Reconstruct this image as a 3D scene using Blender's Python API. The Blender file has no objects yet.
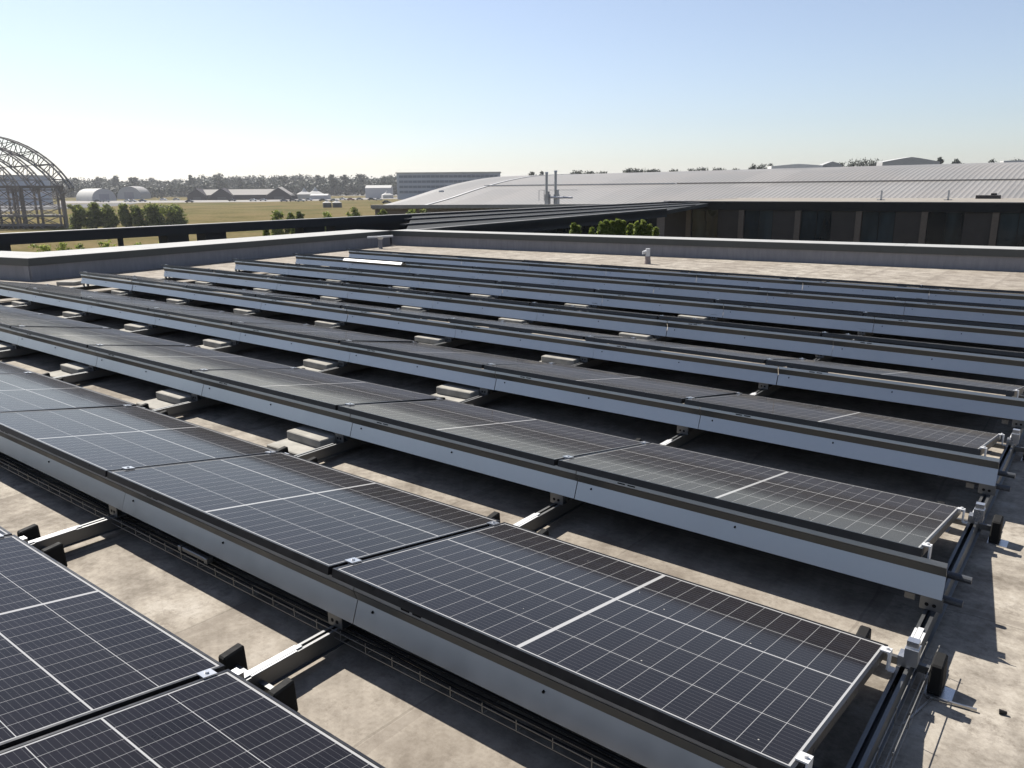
import bpy, math, random
from mathutils import Vector, Matrix
R = math.radians
scene = bpy.context.scene
COL = scene.collection
# ------------------------------------------------------------------ camera
CAM = Vector((0.46333, -0.21025, 1.8151)); YAW, PITCH, ROLL, F = 0.66037, 0.24822, -0.0076, 782.6
_f = Vector((-math.sin(YAW)*math.cos(PITCH), math.cos(YAW)*math.cos(PITCH), -math.sin(PITCH)))
_r = Vector((math.cos(YAW), math.sin(YAW), 0)); _u = _r.cross(_f)
RT = math.cos(ROLL)*_r + math.sin(ROLL)*_u; UP = -math.sin(ROLL)*_r + math.cos(ROLL)*_u; FW = _f
cam = bpy.data.cameras.new('camera'); camo = bpy.data.objects.new('camera', cam); COL.objects.link(camo)
m = Matrix((RT, UP, -FW)).transposed().to_4x4(); m.translation = CAM; camo.matrix_world = m
cam.sensor_width = 36; cam.lens = F/1024*36; cam.clip_start = .05; cam.clip_end = 20000
scene.camera = camo
# ------------------------------------------------------------------ sky and sun
SUN = Vector((-.86, .15, 1.0)).normalized()
elev = math.asin(SUN.z); azim = math.atan2(SUN.x, SUN.y)
w = bpy.data.worlds.new("World"); scene.world = w; w.use_nodes = True
nt = w.node_tree; bg = nt.nodes['Background']; sk = nt.nodes.new('ShaderNodeTexSky'); sk.sky_type = 'NISHITA'
sk.sun_disc = False; sk.sun_elevation = elev; sk.sun_rotation = azim
sk.air_density = 1.0; sk.dust_density = .7; sk.ozone_density = 1.6; sk.altitude = 50
hs = nt.nodes.new('ShaderNodeHueSaturation'); hs.inputs['Saturation'].default_value = .74
tn = nt.nodes.new('ShaderNodeMix'); tn.data_type = 'RGBA'; tn.blend_type = 'MULTIPLY'; tn.inputs[0].default_value = 1; tn.inputs[7].default_value = (.965, .995, 1.09, 1)
nt.links.new(sk.outputs[0], hs.inputs['Color']); nt.links.new(hs.outputs[0], tn.inputs[6]); nt.links.new(tn.outputs[2], bg.inputs[0]); bg.inputs[1].default_value = .058
sl = bpy.data.lights.new('sun', 'SUN'); so = bpy.data.objects.new('sun', sl); COL.objects.link(so)
sl.energy = 5.0; sl.angle = R(.53); sl.color = (1, .95, .87)
so.rotation_euler = SUN.to_track_quat('Z', 'Y').to_euler(); so.location = (-20, 5, 30)
vs = scene.view_settings; vs.view_transform = 'Standard'; vs.look = 'None'; vs.gamma = 1; vs.exposure = 1.1
scene.cycles.max_bounces = 6; scene.cycles.diffuse_bounces = 2
# ------------------------------------------------------------------ helpers
def at(px, py, D):
    return CAM + (FW + RT*((px-512)/F) + UP*((384-py)/F))*D
def atz(px, py, Z):
    d = FW + RT*((px-512)/F) + UP*((384-py)/F)
    return CAM + d*((Z-CAM.z)/d.z)
def project(p):
    d = Vector(p)-CAM; z = d.dot(FW)
    if z < .05: return None
    return 512+F*d.dot(RT)/z, 384-F*d.dot(UP)/z
def inview(pts, m=200):
    for p in pts:
        q = project(p)
        if q and -m < q[0] < 1024+m and -m < q[1] < 768+m: return True
    return False
class MB:
    def __init__(s): s.v = []; s.f = []
    def add(s, vs, fs):
        n = len(s.v); s.v += [tuple(v) for v in vs]; s.f += [tuple(i+n for i in f) for f in fs]; return s
    def box(s, x0, x1, y0, y1, z0, z1):
        return s.add([(x0,y0,z0),(x1,y0,z0),(x1,y1,z0),(x0,y1,z0),(x0,y0,z1),(x1,y0,z1),(x1,y1,z1),(x0,y1,z1)],
            [(0,3,2,1),(4,5,6,7),(0,1,5,4),(1,2,6,5),(2,3,7,6),(3,0,4,7)])
    def bar(s, a, b, w, h=None):
        a = Vector(a); b = Vector(b); h = h or w; d = (b-a).normalized()
        up = Vector((0,0,1)) if abs(d.z) < .95 else Vector((1,0,0))
        x = d.cross(up).normalized()*w/2; y = x.cross(d).normalized()*h/2
        vs = [a-x-y, a+x-y, a+x+y, a-x+y, b-x-y, b+x-y, b+x+y, b-x+y]
        return s.add(vs, [(0,1,2,3),(7,6,5,4),(0,4,5,1),(1,5,6,2),(2,6,7,3),(3,7,4,0)])
    def cyl(s, a, b, r, n=12, r2=None):
        a = Vector(a); b = Vector(b); r2 = r if r2 is None else r2; d = (b-a).normalized()
        up = Vector((0,0,1)) if abs(d.z) < .95 else Vector((1,0,0))
        x = d.cross(up).normalized(); y = d.cross(x)
        vs = [a+(x*math.cos(t)+y*math.sin(t))*r for t in [2*math.pi*i/n for i in range(n)]]
        vs += [b+(x*math.cos(t)+y*math.sin(t))*r2 for t in [2*math.pi*i/n for i in range(n)]]
        fs = [(i, (i+1) % n, n+(i+1) % n, n+i) for i in range(n)] + [tuple(range(n))[::-1], tuple(range(n, 2*n))]
        return s.add(vs, fs)
    def prism(s, pts, z0, z1):
        n = len(pts)
        vs = [(p[0], p[1], z0) for p in pts]+[(p[0], p[1], z1) for p in pts]
        return s.add(vs, [(i, (i+1) % n, n+(i+1) % n, n+i) for i in range(n)]+[tuple(range(n))[::-1], tuple(range(n, 2*n))])
    def build(s, name, mat, parent=None, smooth=False, bevel=0):
        me = bpy.data.meshes.new(name); me.from_pydata(s.v, [], s.f); me.validate()
        import bmesh
        b = bmesh.new(); b.from_mesh(me); bmesh.ops.recalc_face_normals(b, faces=b.faces)
        if bevel: bmesh.ops.bevel(b, geom=b.edges[:], offset=bevel, segments=1, affect='EDGES')
        b.to_mesh(me); b.free()
        if smooth: me.shade_smooth()
        me.materials.append(mat)
        o = bpy.data.objects.new(name, me); COL.objects.link(o)
        if parent: o.parent = parent
        return o
def tag(o, label=None, cat=None, group=None, kind=None):
    if label: o['label'] = label
    if cat: o['category'] = cat
    if group: o['group'] = group
    if kind: o['kind'] = kind
    return o
def empty(name, loc=(0,0,0), rz=0):
    o = bpy.data.objects.new(name, None); o.empty_display_size = .2; COL.objects.link(o)
    o.location = loc; o.rotation_euler = (0, 0, rz); return o
def copy_tree(o, parent=None):
    c = o.copy(); COL.objects.link(c); c.parent = parent
    for ch in [x for x in KIDS.get(o.name, [])]: copy_tree(ch, c)
    return c
KIDS = {}
def index_kids(root):
    def rec(o):
        ch = list(o.children); KIDS[o.name] = ch
        for c in ch: rec(c)
    bpy.context.view_layer.update(); rec(root)
ORD = ['first','second','third','fourth','fifth','sixth','seventh','eighth','ninth','tenth','eleventh','twelfth','thirteenth','fourteenth']
# ------------------------------------------------------------------ materials
class NT:
    def __init__(s, name):
        s.m = bpy.data.materials.new(name); s.m.use_nodes = True; s.t = s.m.node_tree
        s.b = s.t.nodes['Principled BSDF']; s.out = s.t.nodes['Material Output']
    def n(s, typ, **k):
        x = s.t.nodes.new(typ)
        for a, v in k.items(): setattr(x, a, v)
        return x
    def l(s, a, b): s.t.links.new(a, b)
    def math(s, op, a, b=None, c=None):
        x = s.n('ShaderNodeMath', operation=op)
        for i, v in enumerate((a, b, c)):
            if v is None: continue
            if isinstance(v, (int, float)): x.inputs[i].default_value = v
            else: s.l(v, x.inputs[i])
        return x.outputs[0]
    def mix(s, f, a, b):
        x = s.n('ShaderNodeMix', data_type='RGBA')
        for sock, v in ((x.inputs[0], f), (x.inputs[6], a), (x.inputs[7], b)):
            if isinstance(v, (int, float)): sock.default_value = v
            elif isinstance(v, tuple): sock.default_value = (*v, 1)
            else: s.l(v, sock)
        return x.outputs[2]
    def noise(s, scale, detail=4, rough=.55, co='Object', vec=None, map_scale=None):
        x = s.n('ShaderNodeTexNoise'); x.inputs['Scale'].default_value = scale
        x.inputs['Detail'].default_value = detail; x.inputs['Roughness'].default_value = rough
        v = vec or s.co(co)
        if map_scale:
            mp = s.n('ShaderNodeMapping'); mp.inputs['Scale'].default_value = map_scale; s.l(v, mp.inputs[0]); v = mp.outputs[0]
        s.l(v, x.inputs['Vector']); return x.outputs['Fac']
    def co(s, k='Object'):
        if k == 'Position': return s.n('ShaderNodeNewGeometry').outputs['Position']
        return s.n('ShaderNodeTexCoord').outputs[k]
    def ramp(s, f, stops):
        x = s.n('ShaderNodeValToRGB'); e = x.color_ramp.elements
        while len(e) < len(stops): e.new(.5)
        for i, (p, c) in enumerate(stops):
            e[i].position = p; e[i].color = (*c, 1) if isinstance(c, tuple) else (c, c, c, 1)
        s.l(f, x.inputs[0]); return x.outputs[0]
    def bump(s, h, strength=.3, dist=.01):
        x = s.n('ShaderNodeBump'); x.inputs['Strength'].default_value = strength; x.inputs['Distance'].default_value = dist
        s.l(h, x.inputs['Height']); s.l(x.outputs[0], s.b.inputs['Normal'])
    def set(s, **k):
        for a, v in k.items():
            sock = s.b.inputs[{'color': 'Base Color', 'rough': 'Roughness', 'metal': 'Metallic', 'spec': 'Specular IOR Level',
                'coat': 'Coat Weight', 'coatr': 'Coat Roughness', 'sheen': 'Sheen Weight', 'sheenr': 'Sheen Roughness', 'ior': 'IOR', 'trans': 'Transmission Weight'}[a]]
            if isinstance(v, (int, float)): sock.default_value = v
            elif isinstance(v, tuple): sock.default_value = (*v, 1)
            else: s.l(v, sock)
        return s
def simple(name, c, rough=.6, metal=0, var=.12, scale=6, co='Position', rvar=.1):
    c = tuple(v*.72 for v in c)
    s = NT(name); f = s.noise(scale, 5, .6, co)
    a = tuple(min(1, x*(1-var)) for x in c); b = tuple(min(1, x*(1+var)) for x in c)
    s.set(color=s.ramp(f, [(.3, a), (.7, b)]), metal=metal)
    s.set(rough=s.ramp(f, [(.3, max(.02, rough-rvar)), (.7, min(1, rough+rvar))]))
    if rough > .65: s.set(spec=.12)
    return s.m
M = {}
# weathered concrete paving felt of the roof
s = NT('roof_concrete'); P_ = s.co('Position')
n1 = s.noise(.55, 5, .6, vec=P_); n2 = s.noise(3.2, 8, .7, vec=P_); n3 = s.noise(26, 8, .75, vec=P_)
c = s.ramp(n1, [(.38, (.16, .137, .108)), (.5, (.245, .217, .178)), (.62, (.31, .283, .243))])
c2 = s.ramp(n2, [(.36, (.085, .072, .058)), (.45, (.185, .165, .14)), (.55, (.29, .263, .223)), (.68, (.385, .36, .318))])
c = s.mix(.72, c, c2)
blot = s.ramp(s.noise(7.5, 9, .8, vec=P_), [(.53, 0.0), (.62, 1.0)])
c = s.mix(s.math('MULTIPLY', blot, .6), c, (.12, .102, .084))
fine = s.ramp(n3, [(.35, (.62, .60, .58)), (.55, (1, 1, 1)), (.75, (1.12, 1.12, 1.12))])
mm = s.n('ShaderNodeMix', data_type='RGBA', blend_type='MULTIPLY'); mm.inputs[0].default_value = .75; s.l(c, mm.inputs[6]); s.l(fine, mm.inputs[7]); c = mm.outputs[2]
sep = s.n('ShaderNodeSeparateXYZ'); s.l(P_, sep.inputs[0])
wob = s.math('MULTIPLY', s.math('SUBTRACT', s.noise(1.3, 3, .5, vec=P_), .5), .12)
def seam(axis, period, width, off):
    t = s.math('FRACT', s.math('DIVIDE', s.math('ADD', s.math('ADD', axis, off+500*period), wob), period))
    return s.math('LESS_THAN', t, width/period)
sm = s.math('MAXIMUM', seam(sep.outputs[0], 1.12, .05, .2), seam(sep.outputs[1], 4.7, .05, 1.3)); sm2 = s.math('MAXIMUM', seam(sep.outputs[0], 1.12, .012, .215), seam(sep.outputs[1], 4.7, .012, 1.32))
# each lap a slightly different shade
cell = s.n('ShaderNodeTexWhiteNoise', noise_dimensions='1D')
s.l(s.math('FLOOR', s.math('DIVIDE', s.math('ADD', s.math('ADD', sep.outputs[0], .2+560), wob), 1.12)), cell.inputs['W'])
c = s.mix(s.math('MULTIPLY', cell.outputs['Value'], .45), c, (.155, .13, .105))
c = s.mix(s.math('MULTIPLY', sm, .4), c, (.14, .12, .10)); c = s.mix(s.math('MULTIPLY', sm2, .3), c, (.06, .05, .04))
s.set(color=c, rough=.9, spec=.25); s.bump(s.math('ADD', s.math('MULTIPLY', n3, .6), n2), .5, .006); M['roof'] = s.m
# parapet skins
s = NT('parapet_membrane'); n1 = s.noise(1.2, 4, .6, 'Position'); n2 = s.noise(14, 6, .6, 'Position', map_scale=(1, 1, .15))
s.set(color=s.mix(.5, s.ramp(n1, [(.3, (0.165, 0.163, 0.176)), (.7, (0.224, 0.219, 0.228))]), s.ramp(n2, [(.3, (0.151, 0.147, 0.161)), (.7, (0.238, 0.234, 0.238))])), rough=.75); M['membrane'] = s.m
s = NT('coping_metal'); n1 = s.noise(2, 5, .6, 'Position'); n2 = s.noise(22, 5, .6, 'Position')
s.set(color=s.mix(.4, s.ramp(n1, [(.3, (0.226, 0.226, 0.222)), (.7, (0.301, 0.301, 0.294))]), s.ramp(n2, [(.3, (0.221, 0.221, 0.213)), (.7, (0.315, 0.315, 0.308))])), rough=.8, metal=0, spec=.2); M['coping'] = s.m
M['coping_face'] = simple('coping_fascia', (.07, .074, .07), .6, 0, .15, 5)
# galvanised steel
def galv(name, col, rough, metal=1.0, var=.07):
    col = tuple(v*.8 for v in col)
    s = NT(name); n1 = s.noise(9, 4, .6, 'Position'); n2 = s.noise(60, 3, .6, 'Position')
    vo = s.n('ShaderNodeTexNoise'); vo.inputs['Scale'].default_value = 1.4; s.l(s.co('Position'), vo.inputs['Vector']); vo.inputs['Detail'].default_value = 6
    a = tuple(x*(1-var) for x in col); b = tuple(min(1, x*(1+var)) for x in col)
    c = s.mix(.5, s.ramp(n1, [(.3, a), (.7, b)]), s.ramp(vo.outputs['Fac'], [(.35, a), (.65, b)]))
    spots = s.ramp(n2, [(.70, 0.0), (.80, 1.0)])
    c = s.mix(s.math('MULTIPLY', spots, .0), c, (.15, .14, .13))
    s.set(color=c, metal=metal, rough=s.ramp(n1, [(.3, max(.05, rough-.04)), (.7, rough+.04)])); return s.m
M['galv'] = galv('galvanised_steel', (.50, .49, .475), .33, .92)
M['galv_dull'] = galv('dull_galvanised_steel', (.22, .225, .23), .5)
M['alu'] = galv('mill_aluminium', (.74, .74, .74), .3, .9)
M['white_alu'] = simple('sunlit_strip_white', (.72, .72, .72), .4, .1)
M['frame'] = simple('black_anodised_frame', (.05, .05, .053), .36, .7, .1, 20)
M['rubber'] = simple('black_rubber', (.018, .018, .018), .75, 0, .2, 30)
M['dark_pipe'] = simple('dark_plastic_conduit', (.05, .055, .065), .5)
M['slab'] = simple('concrete_slab', (.343, .328, .296), .9, 0, .22, 9)
M['band'] = simple('dark_grey_band', (.075, .08, .08), .5, .3, .1, 5)
M['wire'] = simple('wire_steel', (.30, .29, .27), .5, .7)
M['black'] = simple('black_hole', (.01, .01, .01), .8)
# photovoltaic laminate, cells laid out in the panel's own metres
PL, PW = 1.79, 1.096
s = NT('photovoltaic_laminate'); oc = s.co('Object'); sp = s.n('ShaderNodeSeparateXYZ'); s.l(oc, sp.inputs[0]); X, Y = sp.outputs[0], sp.outputs[1]
ax = s.math('ABSOLUTE', X); cg = .0075; bx = .018; cw = (PL/2-bx-cg)/12; by = .019; rh = (PW-2*by)/5
u = s.math('DIVIDE', s.math('SUBTRACT', ax, cg), cw); v = s.math('DIVIDE', s.math('SUBTRACT', Y, by), rh)
fu = s.math('FRACT', s.math('ADD', u, 10)); fv = s.math('FRACT', s.math('ADD', v, 10))
du = s.math('MULTIPLY', s.math('MINIMUM', fu, s.math('SUBTRACT', 1, fu)), cw)
dv = s.math('MULTIPLY', s.math('MINIMUM', fv, s.math('SUBTRACT', 1, fv)), rh)
lines = s.math('MAXIMUM', s.math('MULTIPLY', s.math('LESS_THAN', du, .00085), .75), s.math('LESS_THAN', dv, .0013))
thick = s.math('LESS_THAN', s.math('ABSOLUTE', s.math('SUBTRACT', Y, by+3*rh)), .0034)
cen = s.math('LESS_THAN', ax, cg)
edge = s.math('MAXIMUM', s.math('GREATER_THAN', ax, PL/2-bx), s.math('MAXIMUM', s.math('LESS_THAN', Y, by), s.math('GREATER_THAN', Y, PW-by)))
back = s.math('MAXIMUM', s.math('MAXIMUM', lines, thick), s.math('MAXIMUM', cen, edge))
fb = s.math('FRACT', s.math('MULTIPLY', fv, 10)); db = s.math('ABSOLUTE', s.math('SUBTRACT', fb, .5))
bus = s.math('LESS_THAN', db, .035)
objr = s.n('ShaderNodeObjectInfo').outputs['Random']
cellc = s.mix(objr, (.0035, .0035, .005), (.006, .006, .009))
wn = s.n('ShaderNodeTexWhiteNoise', noise_dimensions='3D'); cmb = s.n('ShaderNodeCombineXYZ')
s.l(s.math('FLOOR', s.math('DIVIDE', X, cw)), cmb.inputs[0]); s.l(s.math('FLOOR', v), cmb.inputs[1]); s.l(objr, cmb.inputs[2]); s.l(cmb.outputs[0], wn.inputs['Vector'])
cellc = s.mix(s.math('MULTIPLY', wn.outputs['Value'], .5), cellc, (.008, .0075, .011))
cc = s.mix(s.math('MULTIPLY', bus, .5), cellc, (.075, .075, .08))
cc = s.mix(back, cc, (.27, .27, .27))
dn = s.noise(3.0, 6, .65, 'Position'); dn2 = s.noise(140, 3, .6, 'Position')
dust = s.math('MULTIPLY', s.math('ADD', s.ramp(dn, [(.3, .25), (.7, 1.0)]), s.math('MULTIPLY', s.math('SUBTRACT', dn2, .5), 1.2)), .010)
cc = s.mix(dust, cc, (.36, .31, .25))
spk = s.n('ShaderNodeTexVoronoi'); spk.inputs['Scale'].default_value = 9; s.l(s.co('Position'), spk.inputs['Vector'])
cc = s.mix(s.math('MULTIPLY', s.math('LESS_THAN', spk.outputs['Distance'], .028), .5), cc, (.6, .58, .52))
s.set(color=cc, rough=.6, spec=.0, coat=.75, coatr=s.ramp(dn, [(.3, .07), (.7, .13)]), sheen=.26, sheenr=.3)
s.b.inputs['Coat IOR'].default_value = 1.26; s.b.inputs['Sheen Tint'].default_value = (1, .86, .70, 1)
M['pv'] = s.m
# ------------------------------------------------------------------ the roof we stand on
G = -6.63                     # ground level
A = (-17.1, 6.43); B = (-18.1, 17.45); Cc = (12, 20.45)
P_ret = (-30, 3.35)
roof = MB().prism([P_ret, A, B, Cc, (12, -12), (-30, -12)], G-.5, 0).build('roof_deck', M['roof'])
tag(roof, kind='structure')
def parapet(name, a, b, width, label, ext0=0, ext1=0, ztop=.46, zf=.30):
    a = Vector((*a, 0)); b = Vector((*b, 0)); d = (b-a); L = d.length; d.normalize()
    root = empty(name, a, math.atan2(d.y, d.x))
    # local: x along, +y = outside (left of direction a->b), inner face on y=0
    MB().box(0, L, .035, width-.03, -.02, zf+.02).build('wall_body', M['membrane'], root)
    MB().box(-ext0, L+ext1, 0, width, zf, ztop-.012).build('coping_fascia', M['coping_face'], root)
    # coping sheets with joints
    mb = MB(); x = -ext0; n = 0
    while x < L+ext1-.01:
        x2 = min(x+2.95, L+ext1); mb.box(x+.004, x2-.004, -.006, width+.006, ztop-.012+.0015, ztop+.0005*(n % 3)); x = x2; n += 1
    mb.build('coping', M['coping'], root)
    tag(root, label, 'parapet')
    return root
def poly_parapet():
    # three straight lengths; mitres are butted
    pass
parapet('parapet_wall', B, Cc, .8, 'long grey far parapet wall with light metal coping behind the panel rows')
parapet('parapet_wall', A, (B[0], B[1]), 1.45, 'grey parapet wall with wide light coping along the left ends of the rows')
parapet('parapet_wall', P_ret, (A[0]-.0, A[1]-.0), 1.1, 'short return of the grey parapet at the left edge of the photo')
# ------------------------------------------------------------------ photovoltaic rows
ROWP = 1.5554; JP = 1.8144; TILT = R(9.95); ZN = .37; NROW = 9
def jx(j): return -JP*min(j, 4.5) - 1.785*max(0, j-4.5)
ZRT = .11
def make_panel():
    root = empty('solar_panel')
    h = PL/2; fw = .011
    fr = MB(); fr.box(-h, h, 0, fw, -.035, 0); fr.box(-h, h, PW-fw, PW, -.035, 0)
    fr.box(-h, -h+fw, fw, PW-fw, -.035, -.0004); fr.box(h-fw, h, fw, PW-fw, -.035, -.0004)
    fr.build('frame', M['frame'], root)
    MB().box(-h+fw, h-fw, fw, PW-fw, -.008, -.0022).build('glass', M['pv'], root)
    MB().box(h-.38-.02, h-.38+.1, .5, .58, -.03, -.0085).build('junction_box', M['rubber'], root)
    for y in (.115, PW-.075):
        c = MB(); c.box(-h-.034, -h+.010, y-.026, y+.026, .0005, .006); c.box(-h-.02, -h-.004, y-.022, y+.022, -.03, .0005)
        c.cyl((-h-.012, y, .006), (-h-.012, y, .012), .007, 8); c.build('clamp', M['alu'], root)
    return root
def make_end_panel():
    root = make_panel(); h = PL/2
    for y in (.075, PW-.06):
        c = MB(); c.box(h-.012, h+.022, y-.024, y+.024, .0005, .005); c.box(h+.016, h+.022, y-.024, y+.024, -.06, .0005)
        c.box(h+.022, h+.042, y-.024, y+.024, -.064, -.06); c.cyl((h+.008, y, .006), (h+.008, y, .013), .007, 8); c.build('end_clamp', M['white_alu'], root)
    return root
proto_p = make_panel(); proto_e = make_end_panel(); used = set()
index_kids(proto_p); index_kids(proto_e)
def rowname(k): return 'nearest row' if k == 0 else ORD[k]+' nearest row'
def fromright(j): return 'rightmost' if j == 0 else ORD[j]+' from the right'
def place(proto, loc, rot):
    if proto.name not in used: used.add(proto.name); o = proto
    else: o = copy_tree(proto)
    o.location = loc; o.rotation_euler = rot; return o
random.seed(5)
for k in range(NROW):
    for j in range(8):
        x0, x1 = jx(j), jx(j+1)
        pts = [(x, k*ROWP+y, .3) for x in (x0, x1, (x0+x1)/2) for y in (0, .5, 1.09)]
        if not inview(pts): continue
        o = place(proto_e if j == 0 else proto_p, ((x0+x1)/2, k*ROWP, ZN+random.uniform(-.0025, .0025)), (-TILT+R(random.uniform(-.3, .3)), R(random.uniform(-.15, .15)), R(random.uniform(-.06, .06))))
        if j >= 4: o.scale = ((x0-x1-.0244)/PL, 1, 1)
        tag(o, f'black solar panel, {fromright(j)} in the {rowname(k)} to the camera', 'solar panel', 'solar panels in nine rows on the flat roof')
# wind deflectors
prof = [(.014, -.038), (.010, -.056), (.028, -.100), (-.004, -.186), (.008, -.190)]
def make_deflector():
    root = empty('wind_deflector'); L = JP-.006
    n = len(prof); t = .0022; vs = []
    for xx in (-L/2, L/2):
        for (y, z) in prof: vs.append((xx, y, z))
        for (y, z) in prof[::-1]: vs.append((xx, y+.004, z-.001 if z > -.1 else z+.0035))
    N = 2*n; fs = [(i, (i+1) % N, N+(i+1) % N, N+i) for i in range(N)]
    fs += [tuple(range(N))[::-1], tuple(range(N, 2*N))]
    lipf = [f for f in fs[:N] if set(f) & {0, 1} and not set(f) & {2}] ; MB().add(vs, fs).build('plate', M['galv'], root)
    (ya, za), (yb, zb) = prof[1], prof[2]
    MB().add([(-L/2, ya-.001, za-.003), (L/2, ya-.001, za-.003), (L/2, yb-.0035, zb+.001), (-L/2, yb-.0035, zb+.001), (-L/2, ya+.001, za-.003), (L/2, ya+.001, za-.003), (L/2, yb-.001, zb+.001), (-L/2, yb-.001, zb+.001)],
        [(0, 1, 2, 3), (7, 6, 5, 4), (0, 4, 5, 1), (3, 2, 6, 7), (0, 3, 7, 4), (1, 5, 6, 2)]).build('dark_band', M['band'], root)  # separate darker strip over the inward fold of the plate
    for xx in (-L/2+.09, 0):
        s_ = MB(); s_.cyl((xx, .034, -.116), (xx, .016, -.120), .0048, 8); s_.build('screw', M['black'], root)
    sl_ = MB()
    for xx in (-L/2+.28, -L/2+.34): sl_.box(xx-.022, xx+.022, .0105, .0125, -.050, -.044)
    sl_.build('slot', M['black'], root)
    return root
proto_d = make_deflector(); index_kids(proto_d)
for k in range(NROW):
    for j in range(8):
        x0, x1 = jx(j), jx(j+1)
        x0 += .12; x1 += .12
        if j == 0: x0 = .085
        if j == 7: x1 = -14.33
        if not inview([(x, k*ROWP-.05, z) for x in (x0, x1, (x0+x1)/2) for z in (.15, .33)]): continue
        if k == 0: continue
        o = place(proto_d, ((x0+x1)/2, k*ROWP-(.024+random.uniform(-.006, .004) if k in (4, 5) else 0), ZN), (R(random.uniform(-.5, .5)), R(random.uniform(-.08, .08)), 0)); o.scale = ((x0-x1-.005)/(JP-.006), 1, 1.2 if k >= 5 else 1.06)
        tag(o, f'galvanised wind deflector below the panel {fromright(j)}, {rowname(k)} to the camera', 'wind deflector', 'wind deflectors under the high edges of the rows')
# mounting rails across the roof, one at every panel joint
def make_rail(j):
    x = jx(j) if j else .045
    if j == 8: x = -14.30
    root = empty('mounting_rail', (x, 0, 0))
    y0, y1 = -1.2, 8*ROWP+1.35
    ch = MB(); ch.box(-.021, .021, y0, y1, .040, .044); ch.box(-.021, -.018, y0, y1, .044, ZRT-.003); ch.box(.018, .021, y0, y1, .044, ZRT-.003)
    ch.box(-.034, -.021, y0, y1, .040, .043); ch.box(.021, .034, y0, y1, .040, .043)
    ch.box(-.021, -.008, y0, y1, ZRT-.003, ZRT); ch.box(.008, .021, y0, y1, ZRT-.003, ZRT)
    c = ch.build('channel', M['galv_dull'], root)
    for k in range(NROW):
        y = k*ROWP
        if not inview([(x, y-.1, .2), (x, y+.5, .2), (x, y+1.3, .05)], 60): continue
        if k > 0:
            b = MB(); b.box(-.042, .042, y+.004, y+.008, ZRT+.002, ZRT+.066); b.box(-.042, .042, y+.008, y+.05, ZRT+.001, ZRT+.005)
            fb_ = b.build('foot_bracket', M['galv_dull'], root)
            h_ = MB(); h_.cyl((-.016, y+.004, ZRT+.026), (-.016, y+.0025, ZRT+.026), .008, 8); h_.cyl((.012, y+.004, ZRT+.026), (.012, y+.0025, ZRT+.026), .008, 8)
            h_.build('bolt_hole', M['black'], fb_)
        ox = -.09 if j == 0 else 0; p = MB(); p.box(ox-.02, ox+.02, y+.06, y+.09, ZRT+.001, ZN-.042); p.bar((ox, y+.07, ZN-.063), (ox, y+1.03, ZN-.057-.98*math.tan(TILT)), .035, .03)
        p.build('tilt_support', M['galv_dull'], root)
        q = MB(); q.box(-.022, .022, y+1.075, y+1.13, ZRT+.001, ZN-.035-.185)
        if j == 0:
            q.box(.0, .045, y+1.06, y+1.115, ZRT+.02, ZRT+.085); q.box(.003, .042, y+1.07, y+1.105, ZRT+.085, ZRT+.112)
        q.build('low_support', M['alu'], root)
        s_ = MB(); s_.box(-.010, .010, y+1.13, y+1.39, ZRT+.0015, ZRT+.0060); s_.box(-.021, -.012, y+1.14, y+1.38, ZRT+.0015, ZRT+.0045); s_.box(.012, .021, y+1.16, y+1.36, ZRT+.0015, ZRT+.0045)
        if not (k >= 1 and 2 <= j < 8): s_.build('cover_strip', M['white_alu'], root)
        for sx in (-1, 1):
            f_ = MB(); xc = (.10 if sx > 0 else -.17) if j == 0 else sx*.165; yy = y+1.20+(-.02 if sx > 0 else 0)
            f_.add([(xc-.024, yy-.05, 0.004), (xc+.024, yy-.05, .004), (xc+.024, yy+.05, .004), (xc-.024, yy+.05, .004),
                    (xc-.021, yy-.046, .122), (xc+.021, yy-.046, .122), (xc+.021, yy+.044, .134), (xc-.021, yy+.044, .134)],
                   [(0,3,2,1),(4,5,6,7),(0,1,5,4),(1,2,6,5),(2,3,7,6),(3,0,4,7)])
            ft = f_.build('rubber_foot', M['rubber'], root, bevel=.006)
            pb = MB(); pb.box(xc-.03, xc+.06, yy-.058, yy+.035, .0005, .004); pb.build('foot_plate', M['alu'], ft)
        cb = MB(); cb.box(-.14, .09, y+1.185, y+1.205, .045, .075); cb.build('cross_bar', M['galv_dull'], root)
        if j == 0 and k > 0:
            for yy, zz in ((y+.28, .17), (y+.06, .16)):
                t = MB(); t.cyl((-.25, yy, zz), (.105, yy, zz-.01), .016, 12); t.build('conduit_end', M['dark_pipe'], root, smooth=False)
    tag(root, f'steel mounting rail across the roof, {fromright(j)}, carrying the rows of panels', 'mounting rail', 'mounting rails running under all the rows')
for j in range(9): make_rail(j)
# holes in the rail lip at the right end (visible lengths only)
# ballast slabs: two lower, two upper, on the rail left flank
def make_slab(w_, d_, h_):
    return MB().box(-w_/2, w_/2, -d_/2, d_/2, 0, h_).build('ballast_slab', M['slab'], bevel=.006)
slab0 = make_slab(.385, .44, .062)
first = True
for k in range(2, NROW):
    for j in range(2, 8):
        x = jx(j); y = k*ROWP
        if not inview([(x-.3, y-.1, .1)], 60): continue
        for lv, (dx, dy, z) in enumerate([(-.250, -.035, .012), (-.215, .12, .0748)]):
            o = slab0 if first else slab0.copy()
            if not first: COL.objects.link(o)
            first = False
            o.location = (x+dx-.03+random.uniform(-.015, .015), y+dy+random.uniform(-.015, .015), z); o.rotation_euler = (0, 0, R(random.uniform(-2.5, 2.5)))
            tag(o, f'{"lower" if lv == 0 else "upper"} concrete ballast slab by the {ORD[j]} rail from the right, before {rowname(k)}', 'ballast slab', 'concrete ballast slabs stacked in pairs')
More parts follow.
